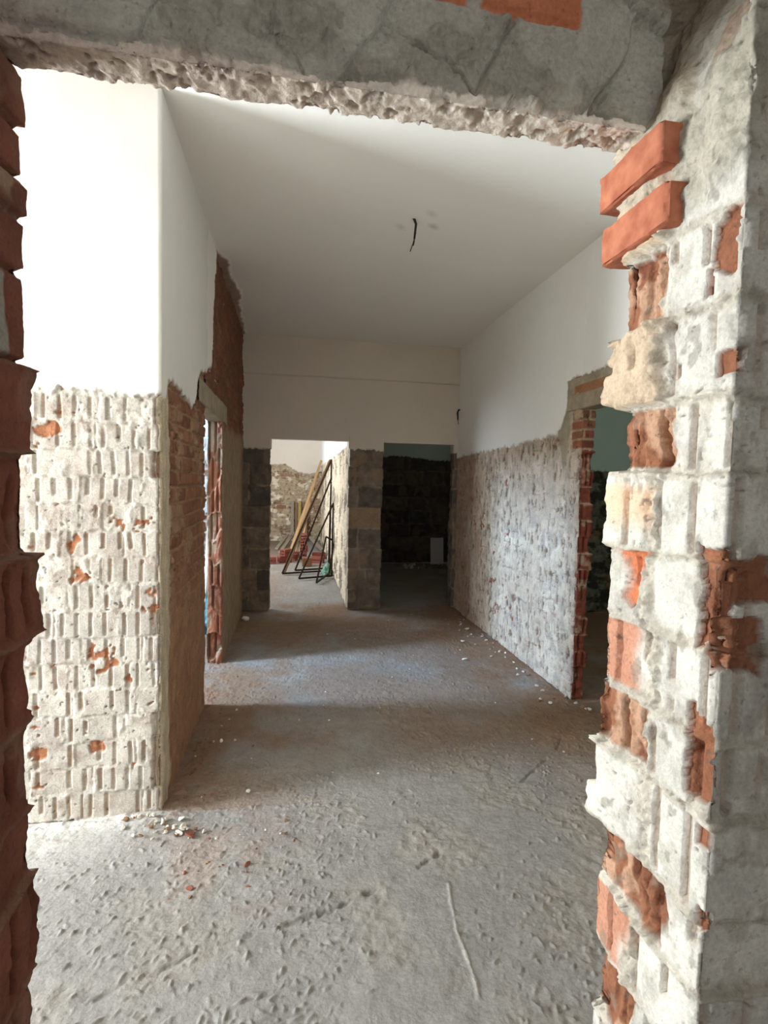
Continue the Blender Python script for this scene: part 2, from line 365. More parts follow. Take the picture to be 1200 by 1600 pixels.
def lintel(name, x_out, x_in, y0, y1, z0, z1, label, tint=(158, 146, 124), brick=False, end=.0):
    path = [(x_out, z1), (x_out, z0), (x_in, z0), (x_in, z1)] if x_out < x_in else [(x_in, z1), (x_in, z0), (x_out, z0), (x_out, z1)]
    def sf(u, Y, X, Z, sg):
        h = (fbm(Y * 14, Z * 20, 4, 231) - .5) * .012 + (fbm(Y * 40, u * 40, 3, 233) - .5) * .006
        c = lin(*tint) * (.75 + .45 * fbm(Y * 12, u * 12, 4, 232))[..., None]
        if brick:
            bm = sst(0, .004, Z - (z0 + .105) + (fbm(Y * 20, Z * 20, 3, 235) - .5) * .01) * sst(0, .004, z0 + .165 - Z + (fbm(Y * 20, Z * 20, 3, 236) - .5) * .014) * sst(.0, .01, (y1 - .085) - Y)
            h = h - bm * .004 - sst(.008, .002, np.abs(Z - z0 - .105)) * .008 * (Y < y1 - .06)
            c = mix(c, lin(158, 110, 78) * (.8 + .4 * fbm(Y * 16, Z * 30, 3, 237))[..., None], bm)
            top = sst(.02, .04, Z - (z1 - .05) + (fbm(Y * 24, Z * 24, 4, 238) - .5) * .05); h = h + top * .004
        return h, c
    o = relief(name, path, [.008, .012, .03], arange(y0, y1, .010), sf, mp=lambda V: np.stack([V[..., 0], V[..., 2], V[..., 1]], -1))
    # close both ends
    return finish(o, label, 'lintel', 'structure')
lintel('trim_1', XL - .112, XL + .014, 3.27, 4.58, 1.972, 2.112, 'grey concrete lintel over the left side opening')

# ================================================================== RIGHT WALL
def right_edge(y):
    return np.interp(y, [3.2, 3.45, 3.5, 3.52, 3.545, 3.57, 3.60, 3.7, 3.75, 4.6, 6.1], [2.27, 2.27, 2.26, 2.1, 2.04, 1.98, 1.93, 1.90, 1.885, 1.86, 1.83])
def s_right(u, z, x, y, sg):
    h, c = ribbed(y, z, 300, expo=.74, white=lin(196, 182, 162), gcol=.2)
    # hacked render: long vertical gouges over ribbed blocks
    cv = sst(.47, .57, fbm(y * 3, z * 3, 4, 303)); g = fbm(y * 40, z * 9, 5, 304)
    hg = .008 + (g - .5) * .026; cg = lin(190, 174, 154) * (.70 + .44 * fbm(y * 20, z * 9, 4, 305))[..., None]
    h = h * (1 - cv) + hg * cv; c = mix(c, cg, cv * .8)
    dk = sst(.60, .66, fbm(y * 46, z * 12, 4, 306)); h = h - dk * .014; c = mix(c, lin(104, 80, 62), dk * .8); bj = sst(.008, .003, np.abs(np.mod(z + (fbm(y * 9, z * 9, 4, 302) - .5) * .05, .1157) - .058)) * sst(.56, .66, fbm(y * 7, z * 8, 4, 301)); h = h - bj * .006; c = mix(c, lin(96, 76, 60), bj * .45)
    c = mix(c, lin(150, 112, 84), sst(5.2, 5.9, y + (fbm(y * 3, z * 2, 3, 307) - .5)) * .6)
    # solid bricks and mortar at the head of the opening
    hb, cb = common(y, z, 320, ch=.068, L=.24, red=lin(150, 94, 70), cover=.66)
    m1 = sst(0, .02, z - 1.76 - (fbm(y * 16, z * 16, 3, 308) - .5) * .06) * sst(0, .02, 3.475 - y + (fbm(y * 16, z * 16, 3, 309) - .5) * .04)
    h = h * (1 - m1) + hb * m1; c = mix(c, cb, m1)
    m2 = sst(0, .02, z - 1.60 - np.abs(y - 3.55) * 3) * sst(3.465, 3.49, y) * sst(0, .02, 3.66 - y)
    hm = .012 + (fbm(y * 20, z * 20, 4, 310) - .5) * .012; h = h * (1 - m2) + hm * m2; c = mix(c, lin(160, 148, 126) * (.8 + .4 * fbm(y * 14, z * 14, 3, 311))[..., None], m2)
    hp, cp, al = plaster_over(h, c, y, z, right_edge(y), 330)
    jam = sg == 1; hj, cj = hollow_end(x, z, 340, red=lin(128, 68, 52))
    h2, c2 = common(x, z, 341, ch=.068, L=.24, red=lin(124, 70, 56), cover=.72); up = z > 1.76
    hj = np.where(up, h2, hj); cj = np.where(up[..., None], c2, cj)
    hp = np.where(jam, hj, hp); cp = np.where(jam[..., None], cj, cp); al = np.where(jam, 1, al)
    # broken corner of the jamb
    r = np.floor(z / .1157); d = np.where(sg == 0, y - YR, np.where(sg == 1, x - XR, 9))
    ck = sst(.03, .005, d + (fbm(z * 25, d * 25, 3, 342) - .5) * .03) * (z < 1.78) * h01(r, r * 0, 343)
    hp = hp - ck * .02; cp = mix(cp, RED * .8, ck * .5)
    return hp, rgba(cp, al)
ZR = ladder((0, 2.3, .0075), (2.3, HC, .03))
o = relief('wall_right', [(XR, YF + .02), (XR, YR), (XR + .094, YR), (XR + .094, YF)], [.0085, .006, .06], ZR, s_right)
finish(o, 'right corridor wall, hacked beige render below white plaster', 'wall', 'structure')
def s_rup(u, z, x, y, sg):
    h, c = s_right(u, z, x, y, sg * 0 + 2)
    hp, cp, al = plaster_over(h, c[..., :3], y, z, np.where(z > 0, 2.265, 0), 331)
    return hp, rgba(cp, al)
o = relief('wall_right_upper', [(XR, YR), (XR, 2.48)], [.012], ladder((2.22, HC, .012)), s_rup)
finish(o, 'white plaster above the right side opening', 'wall', 'structure')
o = relief('wall_right_near', [(XR, 2.48), (XR, .76)], [.03], ladder((0, HC, .03)), lambda u, z, x, y, s: s_right(u, z, x, y + 2, s * 0))
finish(o, 'near end of the right corridor wall behind the brick jamb', 'wall', 'structure')
lintel('trim_2', XR - .016, XR + .10, 2.40, 3.525, 2.045, 2.262, 'concrete and brick lintel over the right side opening', brick=True)

# ================================================================== FAR WALL
BEAMZ = 2.70
def s_far(u, z, x, y, sg):
    h, c = blocks(np.where(sg == 1, x, y), z, 400)
    pil = (x > .6) & (x < 1.06)
    hp, cp, al = plaster_over(h, c, x, z, 1.86 + .03 * (x > .2), 410, .010, PLAST * lin(222, 212, 200))
    b = sst(0, .006, z - BEAMZ); hp = hp + b * .035
    return hp, rgba(cp, al)
o = relief('wall_far', [(-.60, YF), (1.97, YF)], [.012], ladder((1.985, 2.66, .012), (2.66, 2.74, .004), (2.74, HC, .03)),
           lambda u, z, x, y, s: s_far(u, z, x, y, s * 0 + 1))
finish(o, 'white plastered far end wall above its two doorways', 'wall', 'structure')
o = relief('wall_far_left', [(-.60, YF), (-.27, YF), (-.27, YF + .15), (-3.1, YF + .15)], [.008, .012, .08], ladder((0, 2.0, .008)),
           lambda u, z, x, y, s: s_far(u, z, x, y, np.where(s == 0, 1, 0)))
finish(o, 'dark block stub of the far wall left of the bright doorway', 'wall', 'structure')
def s_pillar(u, z, x, y, sg):
    h, c = s_far(u, z, x, y, np.where(sg == 2, 1, 0)); al = c[..., 3]; c = c[..., :3]
    r = np.floor(z / .243); tan = (r == 4) * (sg == 2) * (z < 1.8); c = mix(c, lin(150, 124, 96), tan * .75)
    # inner room: long wall of hacked render, white plaster above
    hr, cr = s_right(u, z, x, y + 1.5, sg * 0 + 2); 
    g = fbm(y * 6, z * 4, 5, 431); hr = (g - .5) * .07; cr = lin(186, 170, 146) * (.30 + .95 * sst(.34, .58, g))[..., None]
    rr, rc, ra, rb = brick_cells(y, z, .1157, .25, 433); jn = sst(.012, .004, np.minimum(rb, .1157 - rb)); hr = hr - jn * .01
    hr, cr, ar = plaster_over(hr, cr, y * .4, z, np.interp(y, [6.2, 13.4], [1.93, 1.90]), 440, .02)
    inr = sg == 0
    h = np.where(inr, hr, h); c = np.where(inr[..., None], cr, c); al = np.where(inr, ar, al)
    jb = sg == 1; wj = jb & (z > 1.5); c = np.where(jb[..., None], mix(c, lin(190, 178, 160), np.full(z.shape, .6)), c)
    return h, rgba(c, al)
o = relief('wall_inner', [(.68, 13.45), (.637, YF + .16), (.633, YF), (1.03, YF), (1.05, 9.75)], [.025, .012, .008, .06],
           ladder((0, 1.7, .010), (1.7, 2.0, .008), (2.0, HC, .05)), s_pillar,
           skip=lambda U, Z, X, Y: (Z > 2.0) & (Y < YF + .14))
finish(o, 'block pillar between the two far doorways with its wall running back', 'wall', 'structure')
o = relief('wall_far_right', [(3.4, YF + .15), (1.905, YF + .15), (1.905, YF), (1.97, YF)], [.1, .03, .01], ladder((0, 2.0, .012)),
           lambda u, z, x, y, s: s_far(u, z, x, y, np.where(s == 1, 0, 1)))
finish(o, 'narrow stub of the far wall right of the dark doorway', 'wall', 'structure')
boxmesh('trim_3', (-.60, YF + .012, 1.99), (3.4, YF + .15, HC), M_PLAS); finish(bpy.data.objects['trim_3'], 'plastered head of the two far doorways', 'lintel', 'structure')

# ================================================================== ROOMS BEYOND
def s_farroom(u, z, x, y, sg):
    h, c = common(x, z, 500, ch=.1157, L=.25, red=lin(150, 122, 98), mort=lin(178, 160, 132), cover=.42)
    h = h * 2.2; w = sst(.62, .68, fbm(x * 7, z * 9, 4, 501)); c = mix(c, lin(214, 200, 178), w)
    e = np.interp(x, [-.7, -.45, -.2, .1, .4, .7], [1.90, 1.93, 1.93, 1.74, 1.70, 1.78])
    hp, cp, al = plaster_over(h, c, x, z, e, 510, .02, lin(224, 212, 196))
    return hp, rgba(cp, al)
o = relief('wall_far_room', [(-3.0, 13.4), (.75, 13.4)], [.02], ladder((0, 2.0, .012), (2.0, HC, .05)), s_farroom)
finish(o, 'end wall of the bright far room, half stripped of plaster', 'wall', 'structure')
def s_dark(u, z, x, y, sg):
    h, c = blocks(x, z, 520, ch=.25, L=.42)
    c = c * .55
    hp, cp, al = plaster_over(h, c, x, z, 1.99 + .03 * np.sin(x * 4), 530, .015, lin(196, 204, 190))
    return hp, rgba(cp, al)
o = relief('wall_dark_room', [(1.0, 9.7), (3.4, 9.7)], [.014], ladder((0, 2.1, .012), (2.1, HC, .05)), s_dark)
finish(o, 'dark block end wall of the unlit room', 'wall', 'structure')
def s_green(u, z, x, y, sg):
    h, c = common(x, z, 540, ch=.1157, L=.25, red=lin(96, 92, 78), mort=lin(112, 112, 98), cover=.45)
    c = mix(c, lin(38, 36, 32), sst(.5, .62, fbm(x * 9, z * 12, 4, 541)) * .8)
    hp, cp, al = plaster_over(h * 1.6, c, x, z, 1.70, 550, .015, lin(182, 198, 186))
    return hp, rgba(cp, al)
o = relief('wall_green_room', [(2.04, 5.71), (5.0, 5.71)], [.012], ladder((0, 1.8, .010), (1.8, HC, .05)), s_green)
finish(o, 'pale green plastered end wall of the right side room', 'wall', 'structure')
def s_leftroom(u, z, x, y, sg):
    h, c = common(x, z, 560, ch=.1157, L=.25, red=lin(150, 130, 116), mort=lin(184, 180, 172), cover=.5)
    hp, cp, al = plaster_over(h * 1.5, c, x, z, 1.98, 570, .02)
    return hp, rgba(cp, al)
o = relief('wall_left_room', [(-3.6, 6.0), (XL - .1, 6.0)], [.012], ladder((0, 2.1, .012), (2.1, HC, .05)), s_leftroom)
finish(o, 'end wall of the left side room seen through the slit opening', 'wall', 'structure')

def wallbox(name, lo, hi, label, mat=M_PLAS): return finish(boxmesh(name, lo, hi, mat), label, 'wall', 'structure')
# outer walls with their daylight openings (all outside the picture)
def window_wall(name, x, y0, y1, wy0, wy1, wz0, wz1, label, axis='x'):
    parts = []
    t = .15
    for (a0, a1, b0, b1) in ((y0, wy0, 0, HC), (wy1, y1, 0, HC), (wy0, wy1, 0, wz0), (wy0, wy1, wz1, HC)):
        if axis == 'x': parts.append(box_geo((x - t, a0, b0), (x, a1, b1)))
        else: parts.append(box_geo((a0, x - t, b0), (a1, x, b1)))
    return finish(join_geo(name, parts, M_PLAS), label, 'wall', 'structure')
W1 = (-3.6, 1.5, 2.27, .5, 2.35); W2 = (-3.6, 3.55, 4.12, 2.15, 3.02); W3 = (-3.0, 7.6, 10.2, .8, 2.6)
window_wall('wall_outer_near', W1[0], .62, 2.46, *W1[1:], 'outer wall of the left bay with its window opening')
window_wall('wall_outer_middle', W2[0], 2.46, 6.1, *W2[1:], 'outer wall of the left side room with its window opening')
window_wall('wall_outer_far', W3[0], 6.2, 13.45, *W3[1:], 'outer wall of the bright far room with its window opening')
W4 = (-2.6, -1.3, 1.1, .65, 2.25)
window_wall('wall_back', W4[0], -2.3, 2.3, *W4[1:], 'wall behind the viewer with its window opening', 'y')
wallbox('wall_back_left', (-2.4, -2.75, 0), (-2.3, .56, HC), 'left wall of the room behind the viewer')
wallbox('wall_back_right', (2.3, -2.75, 0), (2.4, .56, HC), 'right wall of the room behind the viewer')
wallbox('wall_dark_side', (3.35, YF + .1, 0), (3.5, 9.8, HC), 'side wall of the unlit room')
wallbox('wall_green_side', (5.0, .7, 0), (5.1, 5.8, HC), 'side wall of the green room')
wallbox('wall_green_near', (1.96, .77, 0), (5.1, .9, HC), 'near wall of the green room')

# ================================================================== FRONT WALL (the broken doorway we look through)
PZ = np.array([0, .10, .21, .31, .40, .52, .63, .75, .86, .955, 1.09, 1.19, 1.30, 1.41, 1.524, 1.62, 1.735, 1.849, 1.96, 2.08, 2.2, 2.32, 2.44, 2.56, 2.68, 2.8, 2.92, 3.04, 3.2])
#        kind of far-edge block per course: r red rough, s smooth pale red, w white, m mortar lump, p peach
PK = list('rwrwrwrwrwrswsrwmrrmwwwwwwwwww')
def setk():
    tab = {.63: 'r', .75: 's', .86: 'r', .955: 'w', 1.09: 'r', 1.19: 's', 1.30: 'x', 1.41: 'p', 1.524: 'r', 1.62: 'm', 1.735: 'r', .52: 'w'}
    return [tab.get(float(v), 'm' if v > 1.8 else 'rw'[i % 2]) for i, v in enumerate(PZ)]
PK = setk()
UF = 1.5                                     # u where the reveal starts
def s_pier(u, z, x, y, sg):
    v = u - UF                                # 0 at the far edge, .2155 at the near edge
    zz = z + (fbm(v * 8, z * 8, 3, 600) - .5) * .016 + np.clip(v, 0, .25) * .02
    r = np.clip(np.searchsorted(PZ, zz.ravel(), 'right').reshape(zz.shape) - 1, 0, len(PZ) - 2)
    b = zz - PZ[r]; t = PZ[r + 1] - zz; dz = np.minimum(b, t)
    jx = .100 + (h01(r, r * 0, 601) - .5) * .03          # joint between the two blocks of a course
    colm = np.where(v < jx, 0, np.where(v < .2155, 1, 2 + np.floor((v - .2155 - .12 * (r % 2)) / .25)))
    r1 = h01(r, colm, 602); r2 = h01(r, colm, 603)
    h = (r1 - .5) * .009 + rough(v, z, 604, .28)
    white = lin(207, 201, 188) * np.ones(u.shape + (3,))
    c = white * (.82 + .32 * fbm(v * 12, z * 12, 5, 605))[..., None]; c = mix(c, lin(168, 160, 146), sst(.50, .66, fbm(v * 30, z * 20, 5, 650)) * .6); c = mix(c, lin(150, 144, 134), sst(.55, .75, fbm(v * 9, z * 7, 4, 651)) * .5)
    # ribs
    p = .052 + .02 * r2; a = v - jx + (r1 - .5) * .03; g = np.floor(a / p); ga = a - g * p; gid = h01(r * 5 + g, colm, 606)
    lo = .006 + .05 * (gid > .75)
    gr = sst(.0065, .0042, np.abs(ga - p / 2) + (fbm(v * 50, z * 50, 2, 607) - .5) * .002) * (gid > .12) * sst(lo, lo + .004, b) * sst(.006, .012, t)
    sm = sst(.56, .64, fbm(v * 9, z * 9, 4, 608)); gr = gr * (1 - sm * .9)
    h = h - gr * .009; c = mix(c, lin(176, 150, 126), gr * .55)
    # lumpy bed joints and the upright joint
    jn = sst(.012, .003, dz + (fbm(v * 40, z * 40, 4, 609) - .5) * .012)
    ju = sst(.018, .006, np.abs(v - jx) + (fbm(v * 30, z * 30, 4, 610) - .5) * .016)
    lump = (fbm(v * 48, z * 48, 5, 611) - .45)
    h = h + jn * lump * .020 + ju * (lump * .034 - .002); mc = lin(188, 178, 160) * (.7 + .4 * fbm(v * 50, z * 50, 3, 612))[..., None]
    c = mix(c, mc, np.maximum(jn, ju) * .8)
    # far-edge blocks
    kind = np.array([ord(k) for k in PK])[r]
    fe = sst(.012, -.004, v - jx - .035 * ((r == 7) | (r == 8)) + (fbm(v * 25, z * 25, 4, 613) - .5) * .03) * (v > -.35)
    red = mix(lin(112, 68, 48), lin(160, 108, 78), fbm(v * 14, z * 14, 4, 614)) ; rr = (fbm(v * 24, z * 24, 5, 615) - .5)
    cells = sst(.010, .004, np.abs(np.mod(v + .01, .042) - .021)) * sst(.35, .55, fbm(v * 8, z * 8, 3, 616))
    mh = fe * (kind == ord('r')); m = mh * sst(.0, .006, dz - .004); h = h + (mh * .55 + m * .45) * (rr * .030 - .011 - cells * .008); c = mix(c, red, m); c = mix(c, lin(98, 48, 32), m * sst(.1, .25, -rr) * .5)
    pale = sst(.52, .6, fbm(v * 20, z * 14, 4, 617)); c = mix(c, lin(206, 170, 140), m * pale * .5)
    m = fe * (kind == ord('s')) * sst(.0, .006, dz - .004); h = h + m * (rr * .008 - .004); c = mix(c, lin(182, 130, 104) * (.85 + .3 * fbm(v * 10, z * 10, 3, 618))[..., None], m * sst(-.02, .02, .078 - v + .1 * (fbm(v * 9, z * 9, 3, 619) - .5) + .0))
    m = fe * (kind == ord('m')); h = h + m * (.012 + (fbm(v * 18, z * 18, 5, 620) - .5) * .03); c = mix(c, lin(188, 166, 140) * (.8 + .4 * fbm(v * 30, z * 30, 4, 621))[..., None], m)
    m = fe * (kind == ord('p')); c = mix(c, lin(216, 178, 144), m * sst(.02, .06, b) * sst(.01, .03, t) * .8)
    m = fe * (kind == ord('x')); px = m * sst(0, .02, .028 - np.abs(v - .058) + (t - .05) * -.4 + (fbm(v * 24, z * 24, 4, 622) - .5) * .05); h = h - px * .008 + px * rr * .012; c = mix(c, lin(190, 112, 76), px)
    # torn red patches by the near edge (centre v, centre z, half width, half height)
    for (cv, cz, wv, wz) in ((.205, 1.365, .026, .062), (.235, 1.31, .04, .036), (.195, 1.155, .020, .058), (.208, 1.655, .016, .014), (.19, 1.80, .017, .034), (.172, 1.765, .006, .02),
                             (.21, 1.06, .012, .012), (.215, .955, .012, .016), (.26, 1.39, .03, .03), (.10, 1.93, .02, .02), (.175, 2.07, .02, .03), (.13, 1.66, .006, .01)):
        d = np.maximum(np.abs(v - cv) / wv, np.abs(z - cz) / wz) + (fbm(v * 40, z * 40, 4, 623) - .5) * .9
        e = sst(1.05, .95, d); h = h - e * (.010 + rr * .012); c = mix(c, mix(lin(118, 72, 50), lin(162, 108, 78), fbm(v * 26, z * 26, 4, 624)), e)
    # hole in the red block
    hole = sst(1.1, .8, np.hypot((v - .030) / .012, (z - 1.575) / .017)); h = h - hole * .03; c = mix(c, lin(90, 42, 28), hole * .8)
    # mortar thrown over the head of the jamb
    mt = sst(0, .03, z - 1.875 + (fbm(v * 7, z * 7, 4, 630) - .5) * .22 - .55 * np.clip(v - .13, 0, .4)) * (v > -.3)
    mk = sst(.46, .56, fbm(v * 6 + 3, z * 6, 4, 631)) * .4 + .6
    lum = (fbm(v * 22, z * 18, 5, 632) - .5); h = h * (1 - mt) - .42 * np.clip(z - 2.03, 0, .35) * (v < .21) * (v > -.3) * sst(-.02, .03, v) + mt * (.004 + lum * .038); c = mix(c, lin(172, 164, 146) * (.75 + .5 * fbm(v * 20, z * 20, 5, 633))[..., None], mt * mk)
    # chipped silhouette of the far edge, block by block
    nose = sst(.055, 0, np.abs(v)); off = (h01(r, r * 0, 640) - .55) * .026; h = h + nose * off * (z < 1.86) - nose * sst(.010, .002, dz) * .004 + nose * (fbm(v * 0 + 3, z * 60, 4, 644) - .5) * .007
    # crisp near edge, nicked
    ne = sst(.012, .0, np.abs(v - .2155)); h = h - ne * .006 * (fbm(z * 30, z * 0, 3, 641) > .55)
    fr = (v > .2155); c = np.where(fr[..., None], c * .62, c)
    pit = sst(.84, .87, fbm(v * 90, z * 90, 2, 642)); h = h - pit * .003; c = mix(c, lin(110, 98, 84), pit * .7)
    blk = sst(.70, .74, fbm(v * 45, z * 30, 3, 643)); c = mix(c, lin(120, 112, 98), blk * .5)
    bk = (sg == 0) & (v < -.12); c = np.where(bk[..., None], PLAST, c); h = np.where(bk, 0, h)
    return h, rgba(c, np.ones(z.shape))
ZP = ladder((0, .5, .03), (.5, 2.45, .0026), (2.45, HC, .03))
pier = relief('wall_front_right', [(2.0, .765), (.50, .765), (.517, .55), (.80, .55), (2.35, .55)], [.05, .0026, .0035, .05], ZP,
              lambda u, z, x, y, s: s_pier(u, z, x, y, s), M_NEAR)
finish(pier, 'right doorway jamb of whitewashed ribbed blocks with torn red patches', 'wall', 'structure')
def clay_brick(name, lo, hi, parent, mat, label, seed):
    n = 14; vs = []; fs = []; n = 24
    me = bpy.data.meshes.new(name); import bmesh
    bm = bmesh.new(); bmesh.ops.create_cube(bm, size=1); bmesh.ops.subdivide_edges(bm, edges=bm.edges[:], cuts=n, use_grid_fill=True)
    rs = random.Random(seed)
    for v in bm.verts:
        p = v.co; q = Vector([(lo[i] + hi[i]) / 2 + p[i] * (hi[i] - lo[i]) for i in range(3)])
        e = sum(1 for i in range(3) if abs(p[i]) > .49)
        k = float(fbm(np.array([q.y * 50 + q.x * 31]), np.array([q.z * 50 + q.x * 17]), 3, seed)[0]) - .5
        q += Vector((p.x, p.y, p.z)) * k * (.006 if e < 2 else .014) - Vector((p.x, p.y, p.z)) * (.004 if e > 1 else 0)
        v.co = q
    bm.to_mesh(me); bm.free()
    me.set_sharp_from_angle(angle=.7)
    o = link(name, me, mat, parent); o['label'] = label
    return o
clay_brick('brick', (.480, .655, 1.940), (.60, .800, 1.998), pier, M_ORANGE, 'upper clean orange brick jutting from the jamb under the lintel', 21)
clay_brick('brick', (.482, .640, 1.855), (.60, .792, 1.912), pier, M_ORANGE, 'lower clean orange brick jutting from the jamb', 25)

LZ = np.array([0, .13, .245, .36, .475, .59, .70, .81, .953, 1.046, 1.168, 1.288, 1.40, 1.53, 1.643, 1.76, 1.83, 1.88, 1.944, 2.02, 2.1, 2.2, 2.35, 2.5, 2.7, 2.9, 3.2])
def s_lj(u, z, x, y, sg):
    v = y - .77
    zz = z + (fbm(v * 9, z * 9, 3, 700) - .5) * .012 - v * .03
    r = np.clip(np.searchsorted(LZ, zz.ravel(), 'right').reshape(zz.shape) - 1, 0, len(LZ) - 2)
    b = zz - LZ[r]; t = LZ[r + 1] - zz; dz = np.minimum(b, t); r1 = h01(r, r * 0, 701); r2 = h01(r, r * 0, 702)
    big = z < 1.643
    rr = fbm(v * 20, z * 20, 5, 703) - .5
    h = (r1 - .5) * np.where(big, .020, .010) + rr * np.where(big, .018, .006)
    cell = sst(.010, .005, np.abs(np.mod(v + r1 * .05, .048) - .024)) * sst(.4, .5, fbm(v * 6, z * 9, 3, 704)) * big * sst(.01, .02, dz)
    h = h - cell * .010
    jn = sst(.008, .002, dz + (fbm(v * 40, z * 40, 3, 705) - .5) * .006); h = h - jn * np.where(big, -.004, .010) + jn * (fbm(v * 30, z * 30, 4, 706) - .5) * .012
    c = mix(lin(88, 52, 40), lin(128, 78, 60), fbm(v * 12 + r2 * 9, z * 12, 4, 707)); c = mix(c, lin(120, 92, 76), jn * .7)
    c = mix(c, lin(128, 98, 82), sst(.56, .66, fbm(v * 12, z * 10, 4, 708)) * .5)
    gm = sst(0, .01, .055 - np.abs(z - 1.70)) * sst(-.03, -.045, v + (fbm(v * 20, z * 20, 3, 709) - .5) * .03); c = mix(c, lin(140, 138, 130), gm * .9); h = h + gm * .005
    gm2 = sst(0, .02, .028 - np.abs(z - 1.865)) * sst(.45, .55, fbm(v * 12, z * 20, 3, 710)); c = mix(c, lin(150, 128, 108), gm2 * .7)
    bk = (sg >= 4); c = np.where(bk[..., None], PLAST, c); h = np.where(bk, 0, h)
    return h, rgba(c, np.ones(z.shape))
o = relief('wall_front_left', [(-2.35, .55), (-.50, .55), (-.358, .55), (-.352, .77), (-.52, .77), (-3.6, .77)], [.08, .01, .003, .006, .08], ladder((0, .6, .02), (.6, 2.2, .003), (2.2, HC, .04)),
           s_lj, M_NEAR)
finish(o, 'left doorway jamb of broken red brick in shade', 'wall', 'structure')

def s_head(u, X, Y, Z, sg):
    """trowelled grey mortar on the face of the head, rough underside"""
    w = 2 * (fbm(X * 5, Z * 5, 3, 800) - .5)
    f1, e, idv = worley(X * 7 + w * .55, Z * 6 - X * 1.6 + w * .5, 801)
    h = (idv - .5) * .022 + (f1 - .4) * -.016 + (fbm(X * 60, Z * 60, 4, 803) - .5) * .007 + (fbm(X * 14, Z * 30, 4, 814) - .5) * .014
    ridge = sst(.09, .0, e) * sst(.40, .62, fbm(X * 9, Z * 9, 3, 804)); h = h + ridge * .020 - sst(.035, 0, e) * .016
    rag = sst(.51, .60, fbm(X * 8 + 5, Z * 8, 4, 805)); h = h + rag * (fbm(X * 50, Z * 40, 5, 806) - .5) * .036
    c = lin(166, 161, 148) * (.82 + .34 * fbm(X * 10, Z * 10, 5, 807))[..., None]
    c = mix(c, lin(126, 116, 100), rag * .35)
    # ragged lower lip
    lipz = 2.030 + (fbm(X * 16, X * 0 + 3, 4, 808) - .5) * .022
    sof = (sg == 1) | ((sg == 0) & (Z < lipz))
    hs = (fbm(X * 75, (Y - Z) * 75, 5, 809) - .5) * .009 + (fbm(X * 9, (Y - Z) * 20, 3, 815) - .5) * .006 - .002
    pk = sst(.56, .64, fbm(X * 55, (Y - Z) * 55, 3, 810)); hs = hs - pk * .004
    cs = lin(226, 214, 198) * (.75 + .5 * fbm(X * 26, (Y - Z) * 26, 4, 811))[..., None]; cs = mix(cs, lin(120, 100, 86), pk * .45)
    cs = mix(cs, lin(150, 112, 94), sst(.3, -.25, X) * .35)
    gap = sst(.010, .0, np.abs(Z - lipz - .003)) * (sg == 0) * sst(.4, .55, fbm(X * 12, X * 0 + 8, 3, 816)); h = h - gap * .012
    h = np.where(sof, hs, h + .006); c = np.where(sof[..., None], cs, c)
    # two bricks showing through the mortar
    for (x0, x1, z0) in ((.236, .385, 2.138), (.168, .222, 2.140)):
        e2 = (fbm(X * 40, Z * 40, 3, 812) - .5) * .012
        m = sst(0, .004, X - x0 + e2) * sst(0, .004, x1 - X + e2) * sst(0, .004, Z - z0 - (X - x0) * -.06 + e2 * .5) * (sg == 0)
        h = h * (1 - m) + m * .010; dkb = sst(.014, .004, Z - z0 - (X - x0) * -.06); h = h - m * dkb * .008
        c = mix(c, lin(178, 108, 76) * (.85 + .3 * fbm(X * 20, Z * 20, 3, 813))[..., None], m)
    dc = sst(.16, .0, np.abs(X + .35)) * sst(2.09, 2.03, Z) * .4
    return h, rgba(mix(c, lin(110, 76, 62), dc), np.ones(X.shape))
o = relief('trim_4', [(.71, HC), (.71, 2.36), (.71, 2.016), (.765, 2.016), (.765, HC)], [.05, .0026, .0026, .06], arange(-.42, .52, .0026),
           lambda u, X, Y, Z, s: s_head(u, X, Y, Z, np.where(s <= 1, 0, s - 1)), M_NEAR,
           mp=lambda V: np.stack([V[..., 2], V[..., 0], V[..., 1]], -1))
finish(o, 'grey trowelled mortar head of the broken doorway with two bricks showing', 'lintel', 'structure')

# ================================================================== CEILING AND FLOOR
cx = ladder((-3.75, -.8, .2), (-.8, -.2, .012), (-.2, 2.1, .05), (2.1, 5.2, .3)); cy = ladder((-2.8, .7, .3), (.7, 3.8, .05), (3.8, 6.2, .012), (6.2, 13.6, .3))
CX, CY = np.meshgrid(cx, cy)
cc = lin(233, 230, 223) * (.97 + .06 * fbm(CX * 1.5, CY * 1.5, 3, 850))[..., None]
lim = np.interp(CY, [3.9, 4.1, 4.4, 4.7, 5.0, 5.6, 6.1], [0, .07, .05, .10, .06, .05, .02]) * (.4 + 1.3 * fbm(CX * 9, CY * 9, 4, 851))
sm = sst(.01, -.01, CX - XL - lim); hc = -sm * .012 * (CX > XL - .02)
cc = mix(cc, lin(140, 108, 82), sm * .85)
hd = np.hypot(CX - .73, CY - 3.2); hc = hc - sst(.16, .02, hd) * .004 * fbm(CX * 30, CY * 30, 3, 852)
for (sx, sy) in ((.70, 3.28), (.77, 3.13), (.84, 3.30), (.81, 3.14), (.93, 3.27), (.66, 3.34)):
    cc = mix(cc, lin(170, 158, 146), sst(.020, .008, np.hypot(CX - sx, (CY - sy) * 1.0)) * .8)
o = grid('ceiling', np.stack([CX, CY, HC + hc], -1), rgba(cc, 1 - .95 * (1 - sm)), M_WALL)
finish(o, 'white plastered ceiling with brown mortar smears by the left wall', 'ceiling', 'structure')
finish(boxmesh('roof_slab', (-3.8, -2.85, HC + .012), (5.2, 13.7, HC + .15), M_PLAS), 'slab above the white ceiling', 'ceiling', 'structure')

